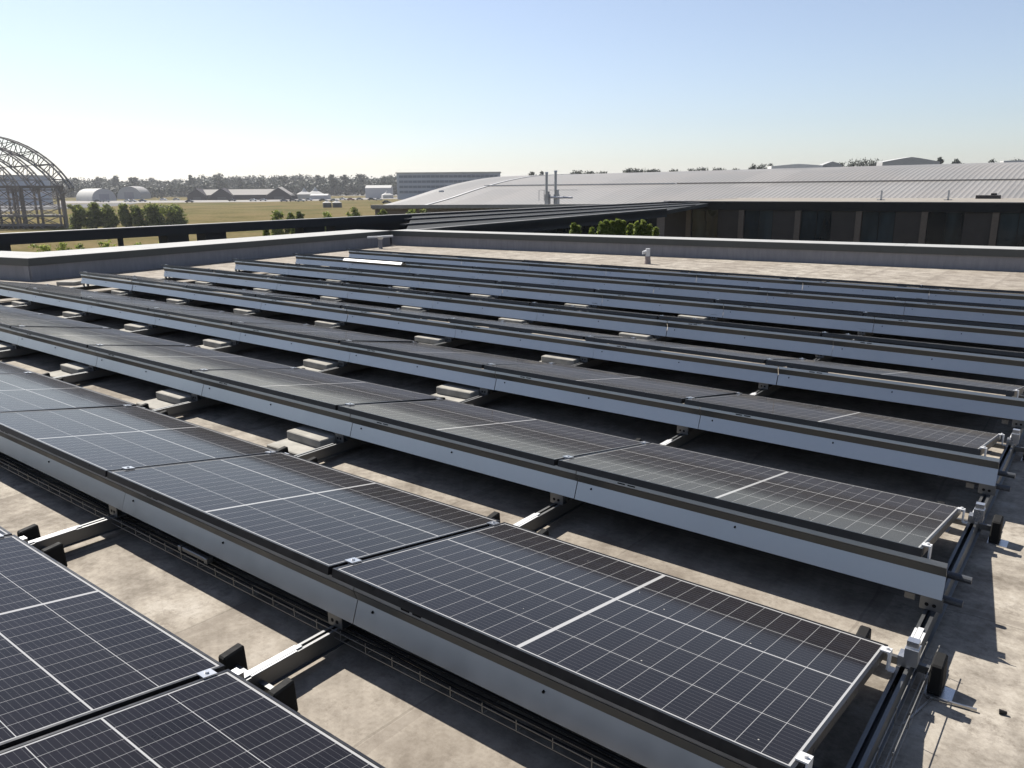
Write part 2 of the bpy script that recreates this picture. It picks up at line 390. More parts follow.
# slab pairs already carry lower slab under the upper one
# wire cable tray under the front of the second row
def tray(name, a, b, w_, zl, zh, step, label, ties=()):
    a = Vector(a); b = Vector(b); d = b-a; L = d.length
    root = empty(name, (a.x, a.y, 0), math.atan2(d.y, d.x))
    lw = MB(); r_ = .0014
    for y, z in ((0, zh), (0, zl), (w_/2, zl), (w_, zl), (w_, zh)): lw.bar((0, y, z), (L, y, z), r_*2)
    cw_ = lw; x = .03
    while x < L:
        cw_.bar((x, 0, zh+.012), (x, 0, zl), r_*2); cw_.bar((x, 0, zl-.002), (x, w_, zl-.002), r_*2); cw_.bar((x, w_, zl), (x, w_, zh+.012), r_*2); x += step
    cw_.build('wire_basket', M['wire'], root)
    cb = MB()
    if L > 3:
        for i in range(3):
            n = int(L/.3); pts = [(q*L/n, .03+i*.028+.006*math.sin(q*1.7+i*2), zl+.010+.004*math.sin(q*.9+i)) for q in range(n+1)]
            for a_, b_ in zip(pts, pts[1:]): cb.cyl(a_, b_, .006, 6)
        cb.build('cables', M['rubber'], root)
    tag(root, label, 'cable tray'); return root
tray('cable_tray', (-8.6, 1.535, 0), (.02, 1.535, 0), .115, .084, .114, .145, 'wire basket cable tray running below the deflector of the second nearest row')
tray('cable_tray', (.122, 1.62, 0), (.122, 2.88, 0), .042, .05, .10, .24, 'short wire cable tray lying along the right end of the rows')
t = MB(); t.box(-.10, .10, -.012, .012, 0, .022); t.box(-.125, -.10, -.018, .018, -.002, .026); t.box(.10, .125, -.018, .018, -.002, .026)
o = t.build('cable_connector', M['galv_dull'], bevel=.003); o.location = (-2.83, 1.56, .116); tag(o, 'pale cable connector clipped to the wire tray near the left rail', 'connector')
# vent pipes on the far strip of roof
v1 = empty('roof_vent', (-17.35, 16.3, 0))
MB().cyl((0, 0, 0), (0, 0, .30), .06, 14).build('pipe', M['membrane'], v1)
vm = MB(); vm.cyl((0, 0, .27), (0, 0, .36), .06, 14, .13); vm.bar((-.30, -.24, .335), (.02, .0, .35), .12, .05); vm.bar((0, 0, .35), (.30, .24, .37), .14, .05)
vm.build('cowl', M['white_alu'], v1); tag(v1, 'grey vent pipe with wide T shaped cowl in the far left roof corner', 'vent')
v2 = empty('roof_vent', (-8.4, 16.45, 0)); v2.scale = (.8, .8, .9)
MB().cyl((0, 0, 0), (0, 0, .2), .10, 14, .075).build('collar', simple('dusty_pink_sleeve', (.36, .30, .28), .8), v2)
vm = MB(); vm.cyl((0, 0, .2), (0, 0, .40), .065, 12); vm.cyl((0, 0, .32), (-.11, -.05, .30), .045, 10); vm.cyl((-.11, -.05, .33), (-.11, -.05, .25), .045, 10)
vm.build('pipe', M['white_alu'], v2); tag(v2, 'short standing pipe with side elbow before the middle of the far parapet', 'vent')
o = MB().box(-.2, .2, -.12, .12, 0, .07).build('paving_slab', M['slab'], bevel=.008); o.location = (-15.75, 6.6, 0); o.rotation_euler.z = .5
tag(o, 'loose grey slab lying on the roof near the left parapet corner', 'slab')
o = MB().box(-.87, .87, -.03, .03, -.006, .006).build('added_sunlit_strip', M['white_alu']); o.location = ((jx(6)+jx(7))/2, 7*ROWP-.06, ZN-.045); o.rotation_euler = (.75, 0, 0)  # added strip, coloured white and tilted to stand in for a sunlit edge
tag(o, 'added white strip imitating sunlight along the front edge of the eighth nearest row', 'added strip')
# sawn leaves: scraps on the near roof
for (x, y, lab, sx, sy) in ((.36, 2.72, 'small dark pebble on the bare roof right of the rows', .012, .009), (-1.42, 1.17, 'small dark scrap on the sunlit strip beside the near rail', .03, .006)):
    mb = MB(); mb.cyl((-sx, 0, .004), (sx, sy*.3, .006), sy, 6, sy*.6); o = mb.build('scrap', M['rubber']); o.location = (x, y, .004); tag(o, lab, 'scrap')
o = MB().bar((0, 0, .006), (.16, .02, .006), .008).bar((.02, 0, .004), (-.03, -.22, .004), .006).build('offcut_rod', M['galv']); o.location = (.125, 2.66, .003)
tag(o, 'thin bent metal rod offcut on the roof by the black foot at right', 'metal rod')
# ------------------------------------------------------------------ country: ground
s = NT('airfield_ground'); P_ = s.co('Position'); n1 = s.noise(.014, 6, .6, vec=P_); n2 = s.noise(.05, 8, .65, vec=P_); n3 = s.noise(.9, 5, .6, vec=P_)
c = s.ramp(n1, [(.40, (.055, .062, .022)), (.48, (.098, .078, .038)), (.56, (.125, .092, .048)), (.64, (.062, .064, .024))])
c2 = s.ramp(n2, [(.40, (.035, .045, .013)), (.48, (.10, .083, .038)), (.58, (.15, .115, .062))])
c = s.mix(.55, c, c2); c = s.mix(.3, c, s.ramp(n3, [(.38, (.035, .042, .015)), (.62, (.17, .14, .075))]))
s.set(color=c, rough=1.0, spec=.0); M['field'] = s.m
M['asphalt'] = simple('asphalt', (.10, .10, .105), .9, 0, .2, .3)
M['concrete_road'] = simple('apron_concrete', (.265, .250, .234), .9, 0, .15, .05)
g = MB().add([(-9000, -3000, G), (9000, -3000, G), (9000, 12000, G), (-9000, 12000, G)], [(0, 1, 2, 3)]).build('ground', M['field']); tag(g, kind='structure')
def flat(name, pts, mat, z):
    o = MB().add([(*atz(x, y, G)[:2], z) for x, y in pts], [tuple(range(len(pts)))]).build(name, mat); tag(o, kind='structure'); return o
flat('apron', [(60, 196.5), (560, 195.5), (560, 192.0), (60, 192.6)], M['concrete_road'], G+.03)
flat('service_road', [(60, 201.0), (260, 200.0), (420, 196.8), (420, 198.4), (260, 202.0), (60, 203.6)], M['concrete_road'], G+.05)
flat('car_park', [(-40, 214), (120, 206), (140, 203), (-40, 206)], M['asphalt'], G+.07)
# ------------------------------------------------------------------ wing canopy and office building
M['cladding'] = simple('dark_cladding', (.016, .018, .021), .75, 0, .12, 1.5)
M['cladding2'] = simple('charcoal_infill', (.055, .050, .050), .7, 0, .12, 1.5)
M['column'] = simple('brown_grey_column', (.15, .125, .11), .7)
s = NT('dark_glass'); gn = s.noise(.5, 3, .6, 'Position', map_scale=(1, 1, .3)); s.set(color=s.ramp(gn, [(.4, (.006, .009, .011)), (.62, (.022, .036, .045))]), rough=.06, metal=0, spec=.4); M['glass'] = s.m  # bluish patches in the base colour stand in for reflections
M['roof_grey'] = simple('office_roof_membrane', (.281, .257, .226), .85, 0, .15, .8)
M['roof_dark'] = simple('dark_wing_roof', (.028, .03, .032), .8, 0, .2, .8)
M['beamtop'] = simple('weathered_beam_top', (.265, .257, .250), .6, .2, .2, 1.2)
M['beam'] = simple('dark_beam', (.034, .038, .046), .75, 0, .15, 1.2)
ZW = .45
def WZ(px, py, z=ZW): return atz(px, py, z)
def beam(p, q, wd, ht, name, label, cat, mat=None, topw=None):
    # box beam from p to q; p,q are on its top front edge
    p = Vector(p); q = Vector(q); d = (q-p); L = d.length; a = math.atan2(d.y, d.x); root = empty(name, (p.x, p.y, p.z), a)
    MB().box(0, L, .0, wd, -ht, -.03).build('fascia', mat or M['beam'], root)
    mb = MB(); x = 0
    while x < L-.01: mb.box(x+.01, min(x+6, L)-.01, -.02, .30, -.03, 0); x += 6
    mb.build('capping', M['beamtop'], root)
    if cat: tag(root, label, cat)
    return root
def near_first(a, b): return (a, b)
B0, B1 = WZ(-330, 249.5), WZ(737, 198.3)
cb = beam(B0, B1, .7, .37, 'canopy_beam', 'long dark canopy beam crossing the view beyond the parapet', 'canopy beam')
# posts under the beam
dB = (B1-B0).normalized()
def onB(px):
    lo, hi = 0, 1
    for _ in range(40):
        mdl = (lo+hi)/2; q = project(B0.lerp(B1, mdl))
        if q is None or q[0] < px: lo = mdl
        else: hi = mdl
    return B0.lerp(B1, lo)
for i, (px, wd) in enumerate([(2, .5), (122, .14), (179, .9), (217, .95), (316, 1.2), (362, 3.2), (398, 2.6)]):
    p = onB(px); po = MB().box(-wd/2, wd/2, .15, .15+min(wd, .6), G-p.z, -.38).build('post', M['beam'], cb)
    po.location = ((p-B0).length, 0, 0)
# office building: polygon
F0, F1, P2, P3 = WZ(404, 230.5), WZ(667, 208.3), WZ(664, 201.5), WZ(1023, 203)
dR = (P3-P2).normalized(); P4 = P3+dR*40
K2 = WZ(700, 196.6); nR = Vector((-dR.y, dR.x, 0)); P5 = P4+nR*20; P6 = P2+nR*20
ob = empty('office_building', (P2.x, P2.y, G))
def loc(p): return (p[0]-P2.x, p[1]-P2.y)
def wallseg(mb, a, b, z0, z1, t=.3, out=0):
    d = (Vector(b)-Vector(a)); d.z = 0; d.normalize(); n = Vector((-d.y, d.x, 0))
    a2 = Vector(a)-n*out; b2 = Vector(b)-n*out
    mb.prism([loc(a2), loc(b2), loc(b2+n*t), loc(a2+n*t)], z0-G, z1-G)
body = MB().prism([loc(P2+nR*.35), loc(P4+nR*.35), loc(P5), loc(P6)], 0, ZW-.32-G).build('wall', M['cladding2'], ob)
rf = MB().prism([loc(P2), loc(P4), loc(P5), loc(P6)], ZW-.30-G, ZW-.02-G).build('roof', M['roof_grey'], ob)
fa = MB()
for a, b in ((P2, P4),): wallseg(fa, a, b, ZW-.62, ZW-.005, .22, .06)
fa.build('fascia', M['cladding'], ob)
ed = MB()
for a, b in ((P2, P4),): wallseg(ed, a, b, ZW-.004, ZW+.05, .30, .08)
ed.build('roof_edge_trim', M['beamtop'], ob)
def facade(a, b, bays, seed):
    rnd = random.Random(seed); a = Vector(a); b = Vector(b); d = b-a; L = d.length; d.normalize(); n = Vector((-d.y, d.x, 0)); bw = L/bays
    for i in range(bays):
        q = a+d*(i*bw)
        mb = MB(); wallseg(mb, q-d*.2, q+d*.2, G, ZW-.64, .38, .0); mb.build('column', M['column'], ob)
        q1 = q+d*.21; q2 = q+d*(bw*.57); q3 = q+d*(bw-.21)
        if rnd.random() < .5: pass
        gl = MB(); wallseg(gl, q1+n*.22, q2+n*.22, -3.0, ZW-.66, .06); wn_ = gl.build('window', M['glass'], ob)
        mu = MB(); wallseg(mu, q1+n*.17, q1+d*.06+n*.17, -3, ZW-.66, .045); wallseg(mu, q2-d*.06+n*.17, q2+n*.17, -3, ZW-.66, .045)
        mid = q1.lerp(q2, .5); wallseg(mu, mid+n*.17, mid+d*.05+n*.17, -3, ZW-.66, .045); mu.build('mullion', M['cladding'], wn_)
        inf = MB(); wallseg(inf, q2+n*.12, q3+n*.12, -3.0, ZW-.66, .2); inf.build('infill_panel', M['cladding2'], ob)
        sp_ = MB(); wallseg(sp_, q1+n*.05, q3+n*.05, G, -3.02, .28); sp_.build('spandrel', M['cladding'], ob)
facade(P2+dR*2.16, P2+dR*(2.16+4.3*12), 12, 3)
tag(ob, 'dark low office building with windows and brown columns beyond the far parapet', 'building')
# wing between: dark wall under the front canopy edge, and canopy slabs
wg = empty('canopy_wing', (F0.x, F0.y, G))
_save = P2.copy()
def loc2(p, o): return (p[0]-o.x, p[1]-o.y)
K0, K1 = onB(412), onB(727)
dF = (F1-F0).normalized(); nF = Vector((-dF.y, dF.x, 0))
MB().prism([loc2(F0, F0), loc2(F1, F0), loc2(K1, F0), loc2(K0, F0)], ZW-.36-G, ZW-.12-G).build('roof', M['roof_dark'], wg)
wl = MB(); wl.prism([loc2(F0+nF*.6+dF*3, F0), loc2(F1+nF*.6, F0), loc2(F1+nF*1.0, F0), loc2(F0+nF*1.0+dF*3, F0)], 0, ZW-.37-G); wl.build('wall', M['cladding'], wg)
def strip(a, b, wd, z0, z1, nm, mat, par, org):
    d = (b-a).normalized(); n = Vector((-d.y, d.x, 0))
    return MB().prism([loc2(a, org), loc2(b, org), loc2(b+n*wd, org), loc2(a+n*wd, org)], z0-G, z1-G).build(nm, mat, par)
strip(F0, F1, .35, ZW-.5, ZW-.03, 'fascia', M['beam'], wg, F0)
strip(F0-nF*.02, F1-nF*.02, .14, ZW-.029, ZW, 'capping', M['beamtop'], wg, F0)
for t in (.36, .68):
    a = F0.lerp(K0, t); b = F1.lerp(K1, t)
    strip(a, b, .4, ZW-.11, ZW-.06, 'roof_beam', M['beam'], wg, F0); strip(a, b, .09, ZW-.059, ZW-.03, 'beam_capping', M['beamtop'], wg, F0)
# glazing bays in the wing wall
L_ = (F1-F0).length
for i in range(7):
    a = F0+dF*(4+i*(L_-5)/7); b = a+dF*((L_-5)/7-.7)
    strip(a+nF*.52, b+nF*.52, .07, -4.5, ZW-.55, 'window', M['glass'], wg, F0)
tag(wg, 'dark flat canopy wing with parallel beams joining the office building', 'canopy')
# ------------------------------------------------------------------ silver hangar
s = NT('hangar_sheeting'); uvn = s.n('ShaderNodeUVMap'); sx = s.n('ShaderNodeSeparateXYZ'); s.l(uvn.outputs[0], sx.inputs[0])
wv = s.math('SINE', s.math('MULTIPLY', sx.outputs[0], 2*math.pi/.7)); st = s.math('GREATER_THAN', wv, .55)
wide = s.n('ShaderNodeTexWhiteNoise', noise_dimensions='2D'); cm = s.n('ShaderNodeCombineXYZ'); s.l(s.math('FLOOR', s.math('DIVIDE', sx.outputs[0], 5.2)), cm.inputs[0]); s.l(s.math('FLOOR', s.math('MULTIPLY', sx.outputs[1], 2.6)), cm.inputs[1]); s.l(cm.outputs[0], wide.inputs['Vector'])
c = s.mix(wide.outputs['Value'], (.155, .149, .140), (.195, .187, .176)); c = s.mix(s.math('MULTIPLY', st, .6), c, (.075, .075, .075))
c = s.mix(s.math('MULTIPLY', s.ramp(s.noise(.08, 6, .6, 'Position'), [(.4, 0.0), (.65, 1.0)]), .3), c, (.20, .175, .155))
s.set(color=c, rough=.55, metal=.0, spec=.3); M['sheet'] = s.m
s.bump(wv, .35, .05)
M['hangar_wall'] = simple('hangar_wall', (.20, .17, .15), .8)
M['white_paint'] = simple('white_sheet', (.562, .562, .546), .6, 0, .06, 1)
M['ridge'] = simple('pale_ridge_cap', (.484, .476, .468), .5, .3, .08, .3)
Lc = [(372, 207.5, 118), (404, 199.3, 128), (436, 189.2, 140), (466, 181.6, 152), (498, 176.8, 166), (540, 175.2, 184)]
Rc = [(1150, 205, 92), (1153, 193.5, 100), (1157, 182, 110), (1161, 170, 120), (1165, 160.5, 132), (1167, 157.8, 145)]
def cr(pts, t):
    n = len(pts)-1; x = t*n; i = min(int(x), n-1); f = x-i
    p = [Vector(at(*pts[max(0, min(n, i+k))])) for k in (-1, 0, 1, 2)]
    return .5*((2*p[1])+(-p[0]+p[2])*f+(2*p[0]-5*p[1]+4*p[2]-p[3])*f*f+(-p[0]+3*p[1]-3*p[2]+p[3])*f**3)
NS, NTT = 60, 24
hg = empty('hangar', Vector((at(372, 207.5, 118).x, at(372, 207.5, 118).y, G))); O = Vector(hg.location)
vs = []; uv = []
Lp = [cr(Lc, i/NTT) for i in range(NTT+1)]; Rp = [cr(Rc, i/NTT) for i in range(NTT+1)]
# back slope mirrored down
Lb = [Lp[-1]+(Lp[-1]-Lp[-1-i])*Vector((1, 1, 0))+Vector((0, 0, Lp[-1-i].z-Lp[-1].z)) for i in range(1, NTT+1)]
Lb = [Vector((2*Lp[-1].x-Lp[-1-i].x, 2*Lp[-1].y-Lp[-1-i].y, Lp[-1-i].z)) for i in range(1, NTT+1)]
Rb = [Vector((2*Rp[-1].x-Rp[-1-i].x, 2*Rp[-1].y-Rp[-1-i].y, Rp[-1-i].z)) for i in range(1, NTT+1)]
LL, RR = Lp+Lb, Rp+Rb; nT = len(LL)-1; W_ = (Rp[0]-Lp[0]).length
for a in range(NS+1):
    for b in range(nT+1):
        vs.append(LL[b].lerp(RR[b], a/NS)-O); uv.append((a/NS*W_, b/NTT))
fs = [(a*(nT+1)+b, (a+1)*(nT+1)+b, (a+1)*(nT+1)+b+1, a*(nT+1)+b+1) for a in range(NS) for b in range(nT)]
mesh = bpy.data.meshes.new('roof'); mesh.from_pydata([tuple(v) for v in vs], [], fs); ul = mesh.uv_layers.new(name='UVMap')
for lp in mesh.loops: ul.data[lp.index].uv = uv[lp.vertex_index]
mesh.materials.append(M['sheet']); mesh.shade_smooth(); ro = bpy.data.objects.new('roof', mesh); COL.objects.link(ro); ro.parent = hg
md = ro.modifiers.new('thickness', 'SOLIDIFY'); md.thickness = .3; md.offset = -1
wl = MB(); a, b = Lp[0]-O, Rp[0]-O; n_ = Vector((-(b-a).y, (b-a).x, 0)).normalized()
wl.prism([(a+n_*1).xy, (b+n_*1).xy, (b+n_*1.4).xy, (a+n_*1.4).xy], 0, Lp[0].z-G-.3)
# end wall following the left curve
base = [(p-O) for p in LL]; vv = []; 
for p in base: vv += [(p.x+1, p.y+.5, 0), (p.x+1, p.y+.5, p.z-.35)]
wl.add(vv, [(2*i, 2*i+2, 2*i+3, 2*i+1) for i in range(len(base)-1)]); wl.build('wall', M['hangar_wall'], hg)
def edge_strip(t, name, s0=0, s1=1, h=.22, wd=.5, mat=None):
    i = int(t*NTT); mb = MB()
    a = LL[i].lerp(RR[i], s0)-O; b = LL[i].lerp(RR[i], s1)-O; mb.bar(a+Vector((0, 0, .12)), b+Vector((0, 0, .12)), wd, h); mb.build(name, mat or M['ridge'], hg)
edge_strip(0, 'gutter', .0, 1, .5, .9, M['beamtop']); edge_strip(.46, 'step_seam', .38, 1, .14, .35, M['hangar_wall']); edge_strip(.46, 'pale_seam', .07, .378, .14, .5, M['white_paint']); edge_strip(1, 'ridge_cap', .78, 1, .3, 3.0, M['white_paint'])
mb = MB()
for i in range(0, NTT): 
    mb.bar(Lp[i].lerp(Rp[i], .075)-O+Vector((0, 0, .06)), Lp[i+1].lerp(Rp[i+1], .075)-O+Vector((0, 0, .06)), .5, .08)
mb.build('roof_flashing', M['ridge'], hg)
# small dome vents on the roof
for (px, py, D, r_) in ((441, 192.5, 136, .8),):
    p = at(px, py, D)-O; mb = MB(); mb.cyl(p-Vector((0, 0, .6)), p+Vector((0, 0, .35)), r_, 10, r_*.6); mb.build('roof_vent', M['white_paint'], hg)
tag(hg, 'very large hangar with curved silver ribbed metal roof beyond the office building', 'hangar')
M['flue'] = galv('flue_steel', (.42, .42, .43), .4, .8)
for i, (px, top, D, nm) in enumerate(((546.5, 174.5, 112, 'left'), (555.5, 173, 112, 'right'))):
    b = at(px, 198.3, D); t_ = at(px, top, D); rt = empty('flue_pipe', b)
    h = (t_-b).length; mb = MB(); mb.cyl((0, 0, -.8), (0, 0, h), .19, 12); mb.build('pipe', M['flue'], rt)
    mb = MB(); mb.cyl((0, 0, h), (0, 0, h+.22), .25, 12, .22); mb.build('cap', M['flue'], rt)
    mb = MB(); mb.box(-.12, .5, -.3, .3, -.8, .55); mb.box(.2, .45, -.2, .2, .55, 1.2) if i else mb.box(.15, .4, -.2, .2, .55, .95); mb.build('plant_box', M['flue'], rt)
    mb = MB(); mb.cyl((.5, 0, .15), (3.0, -.2, .1), .14, 8); mb.build('duct', M['flue'], rt)
    tag(rt, f'tall steel flue pipe on the hangar roof, the {nm} one of two', 'flue', 'flues on the hangar roof')
rl = empty('guard_rail', at(539, 198, 112)); mb = MB()
for dx in (0, .9): mb.bar((dx, 0, -.4), (dx, 0, 1.1), .06)
mb.bar((0, 0, 1.1), (6, .8, 1.1), .05); mb.build('rail', M['flue'], rl); tag(rl, 'thin guard rail left of the two flues on the hangar roof', 'guard rail')
# small posts on the office roof
for i, (px, py, h) in enumerate(((881, 200, .75), (948, 200, .75))):
    p = WZ(px, py, ZW); o = MB().bar((0, 0, -.05), (0, 0, h), .12).bar((-.3, 0, .02), (.3, 0, .02), .12, .06).build('roof_post', M['white_paint']); o.location = p
    tag(o, f'short white post on the office roof edge, {"left" if i == 0 else "right"} one of two', 'post', 'posts on the office roof')
p = WZ(988, 198.5, ZW); o = MB().box(-.9, .9, -.4, .4, -.05, .28).box(.2, .6, -.3, .3, .28, .45).build('rooftop_unit', M['cladding2'], bevel=.03); o.location = p; tag(o, 'small grey rooftop unit near the right edge of the office roof', 'rooftop unit')
# ------------------------------------------------------------------ far buildings
M['bluewall'] = simple('blue_grey_wall', (.50, .54, .62), .7, 0, .08, .05)
M['bluedark'] = simple('window_band', (.17, .20, .26), .7, 0, .1, .05)
M['brick'] = simple('dark_shed_wall', (.045, .04, .05), .8)
M['shedroof'] = simple('pale_shed_roof', (.328, .312, .289), .8, 0, .1, .2)
def basis(D_px, D):  # unit vectors: right and away in plan
    return None
rx = Vector((RT.x, RT.y, 0)).normalized(); fy = Vector((FW.x, FW.y, 0)).normalized()
CAMYAW = math.atan2(rx.y, rx.x)
def gnd(px, D, py=187):
    p = at(px, py, D); return Vector((p.x, p.y, G))
def block(name, px0, px1, D, ytop, depth, label, bands=0, rot=0, mat=None):
    a, b = gnd(px0, D), gnd(px1, D); h = at((px0+px1)/2, ytop, D).z-G; Wd = (b-a).length
    rt = empty(name, (a+b)/2, CAMYAW+rot)
    MB().box(-Wd/2, Wd/2, 0, depth, 0, h-.4).build('wall', mat or M['bluewall'], rt)
    MB().box(-Wd/2-.6, Wd/2+.6, -.6, depth+.6, h-.39, h+.3).build('roof', M['ridge'], rt)
    for i in range(bands):
        z = h-1.6-i*(3.3); wb = MB(); wb.box(-Wd/2+1.5, Wd/2-1.5, -.12, .0, z-1.6, z); wo = wb.build('window_band', M['bluedark'], rt)
        mu = MB(); n = int(Wd/3)
        for q in range(n+1): mu.box(-Wd/2+1.5+q*3-.1, -Wd/2+1.5+q*3+.1, -.2, -.125, z-1.6, z)
        mu.build('mullions', M['bluewall'], wo)
    tag(rt, label, 'building'); return rt
ob2 = block('office_block', 397, 500, 520, 172.6, 22, 'distant long blue grey office block with window bands behind the hangar', 4)
h_ = MB(); h_.box(4, 14, 4, 12, 20, 23).build('plant_room', M['bluewall'], ob2) if False else None
block('warehouse', -20, 19, 420, 175.5, 30, 'plain blue grey block seen through the lattice arches at far left', 1)
def barrel(name, px, D, wd, ht, ln, rot, label, mat):
    rt = empty(name, gnd(px, D), CAMYAW+rot); n = 14; vs = []
    for y in (0, ln):
        for i in range(n+1):
            t = math.pi*i/n; vs.append((-math.cos(t)*wd/2, y, math.sin(t)**.8*ht))
    fs = [(i, i+1, n+2+i, n+1+i) for i in range(n)]
    MB().add(vs, fs).build('roof', mat, rt, smooth=True)
    ew = simple('pale_end_wall', (.42, .42, .45), .8)
    for yy in (.05, ln-.05): MB().add([(v[0]*.98, yy, v[2]*.98) for v in vs[:n+1]], [tuple(range(n+1))]).build('end_wall', ew, rt)
    mb = MB(); mb.box(-wd*.2, wd*.2, -.06, .04, 0, ht*.55); mb.build('door', simple('grey_door', (.3, .3, .34), .7), rt)
    tag(rt, label, 'hangar')
M['open_side_shade'] = simple('shaded_open_side', (.07, .08, .07), .8)  # dark colour stands in for the shade inside open tents
M['canvas'] = simple('white_canvas', (.515, .507, .484), .7, 0, .05, .2)
barrel('barrel_hangar', 103, 560, 17, 8.6, 30, R(48), 'white half round shed at the field edge, left of two', M['canvas'])
barrel('barrel_hangar', 128, 640, 19, 10.2, 30, R(10), 'greyer half round shed standing behind the white one', simple('grey_canvas', (.36, .35, .34), .8))
def gabled_row():
    D = 560; a, b = gnd(190, D), gnd(291, D); L = (b-a).length; rt = empty('long_shed', a, CAMYAW); k = L/101
    eh = at(250, 194.8, D).z-G; rh = at(250, 189.2, D).z-G; dp = 16
    MB().box(0, L, 0, dp, 0, eh).build('wall', M['brick'], rt)
    MB().add([(2*k, -.4, eh), (L-8*k, -.4, eh), (L-8*k, dp/2, rh), (2*k, dp/2, rh), (2*k, dp+.4, eh), (L-8*k, dp+.4, eh)], [(0, 1, 2, 3), (3, 2, 5, 4), (0, 3, 4), (1, 5, 2)]).build('roof', M['shedroof'], rt)
    for c, w_, pk in ((7, 19, .3), (32, 22, .5), (89, 24, 1.0)):
        c *= k; w_ *= k/2; h = rh+pk
        MB().add([(c-w_, -2.5, 0), (c+w_, -2.5, 0), (c+w_, -2.5, eh*.8), (c, -2.5, h), (c-w_, -2.5, eh*.8), (c-w_, dp/2, 0), (c+w_, dp/2, 0), (c+w_, dp/2, eh*.8), (c, dp/2, h), (c-w_, dp/2, eh*.8)],
            [(0, 1, 2, 3, 4), (5, 9, 8, 7, 6), (0, 4, 9, 5), (1, 6, 7, 2)]).build('gable_front', M['brick'], rt)
        MB().add([(c-w_-.4, -3, eh*.76), (c, -3, h+.05), (c+w_+.4, -3, eh*.76), (c-w_-.4, dp/2, eh*.76), (c, dp/2, h+.05), (c+w_+.4, dp/2, eh*.76), (c-w_-.4, -3, eh*.76+.35), (c, -3, h+.4), (c+w_+.4, -3, eh*.76+.35), (c-w_-.4, dp/2, eh*.76+.35), (c, dp/2, h+.4), (c+w_+.4, dp/2, eh*.76+.35)],
            [(0, 1, 4, 3), (1, 2, 5, 4), (6, 9, 10, 7), (7, 10, 11, 8), (0, 6, 7, 1), (1, 7, 8, 2), (0, 3, 9, 6), (2, 8, 11, 5)]).build('gable_roof', M['shedroof'] if c > 60*k else M['brick'], rt)
        MB().box(c-w_*.4, c+w_*.4, -2.6, -2.45, 0, eh*.6).build('door', simple('shed_door', (.08, .08, .09), .7), rt)
    tag(rt, 'long dark shed with pale roof and three gable fronts across the field', 'shed')
gabled_row()
def tent(px, D, wd, eh, ph, label, wall=None):
    rt = empty('marquee_tent', gnd(px, D), CAMYAW+.3); h = wd/2
    vs = [(-h, -h, eh), (h, -h, eh), (h, h, eh), (-h, h, eh)]; m_ = [(x*.35, y*.35, eh+(ph-eh)*.4) for x, y, _ in vs]
    MB().add(vs+m_+[(0, 0, ph)], [(0, 1, 5, 4), (1, 2, 6, 5), (2, 3, 7, 6), (3, 0, 4, 7), (4, 5, 8), (5, 6, 8), (6, 7, 8), (7, 4, 8)]).build('canopy', M['canvas'], rt)
    MB().box(-h+.1, h-.1, -h+.1, h-.1, 0, eh-.02).build('side_wall', wall or M['canvas'], rt); tag(rt, label, 'tent', 'white tents across the field')
tent(304, 600, 12, 3.2, 8.2, 'white peaked tent across the field, left of the near pair'); tent(315, 610, 12, 3.4, 8.8, 'white peaked tent across the field, right of the near pair')
tent(387, 580, 8, 2.4, 6, 'white peaked tent beside the long white marquee')
tent(326, 330, 3.6, 2, 3.4, 'small white tent in the dry field, left one', M['open_side_shade']); tent(336, 330, 3.8, 2, 3.6, 'small white tent in the dry field, right one', M['open_side_shade'])
def box_marquee(px0, px1, D, ytop, label, rise=.8):
    a, b = gnd(px0, D), gnd(px1, D); Wd = (b-a).length; h = at(px0, ytop, D).z-G; rt = empty('marquee', (a+b)/2, CAMYAW)
    MB().box(-Wd/2, Wd/2, 0, 10, 0, h-rise).build('side_wall', simple('pale_tent_wall', (.5, .5, .52), .7), rt)
    MB().add([(-Wd/2, -.2, h-rise), (Wd/2, -.2, h-rise), (Wd/2, 10.2, h-rise), (-Wd/2, 10.2, h-rise), (-Wd/2, 5, h), (Wd/2, 5, h)], [(0, 1, 5, 4), (3, 4, 5, 2), (0, 4, 3), (1, 2, 5), (0, 3, 2, 1)]).build('roof', M['canvas'], rt)
    tag(rt, label, 'marquee')
box_marquee(365, 391, 600, 185.3, 'long white two storey marquee left of the silver hangar', 2); box_marquee(309, 327, 560, 194, 'low white marquee among parked vehicles', 1)
# roof shapes behind the hangar ridge
def far_roof(px0, px1, D, ytop, yb, label, mat, dp=5):
    a, b = gnd(px0, D), gnd(px1, D); Wd = (b-a).length; h = at((px0+px1)/2, ytop, D).z-G; hb = at((px0+px1)/2, yb, D).z-G
    rt = empty('far_hall', (a+b)/2, CAMYAW); MB().box(-Wd/2, Wd/2, 0, dp, 0, hb-.02).build('wall', mat, rt)
    n = 8; vs = []
    for y in (0, dp):
        for i in range(n+1): x = -1+2*i/n; vs.append((x*Wd/2, y, hb+(h-hb)*(1-abs(x)**1.15)))
    MB().add(vs, [(i, i+1, n+2+i, n+1+i) for i in range(n)]+[tuple(range(n+1)), tuple(range(n+1, 2*n+2))]).build('roof', mat, rt)
    tag(rt, label, 'hall')
far_roof(880, 937, 300, 157.2, 162, 'grey low pitched roof peeking over the hangar ridge at right', simple('grey_far_roof', (.50, .50, .50), .8))
far_roof(821, 840, 320, 161.6, 165, 'small grey gable peeking over the hangar ridge beside a pale roof', simple('grey_gable', (.42, .42, .42), .8))
far_roof(770, 824, 320, 164.0, 166, 'pale flat roof peeking over the middle of the hangar ridge', simple('pale_far_roof', (.85, .85, .85), .8))
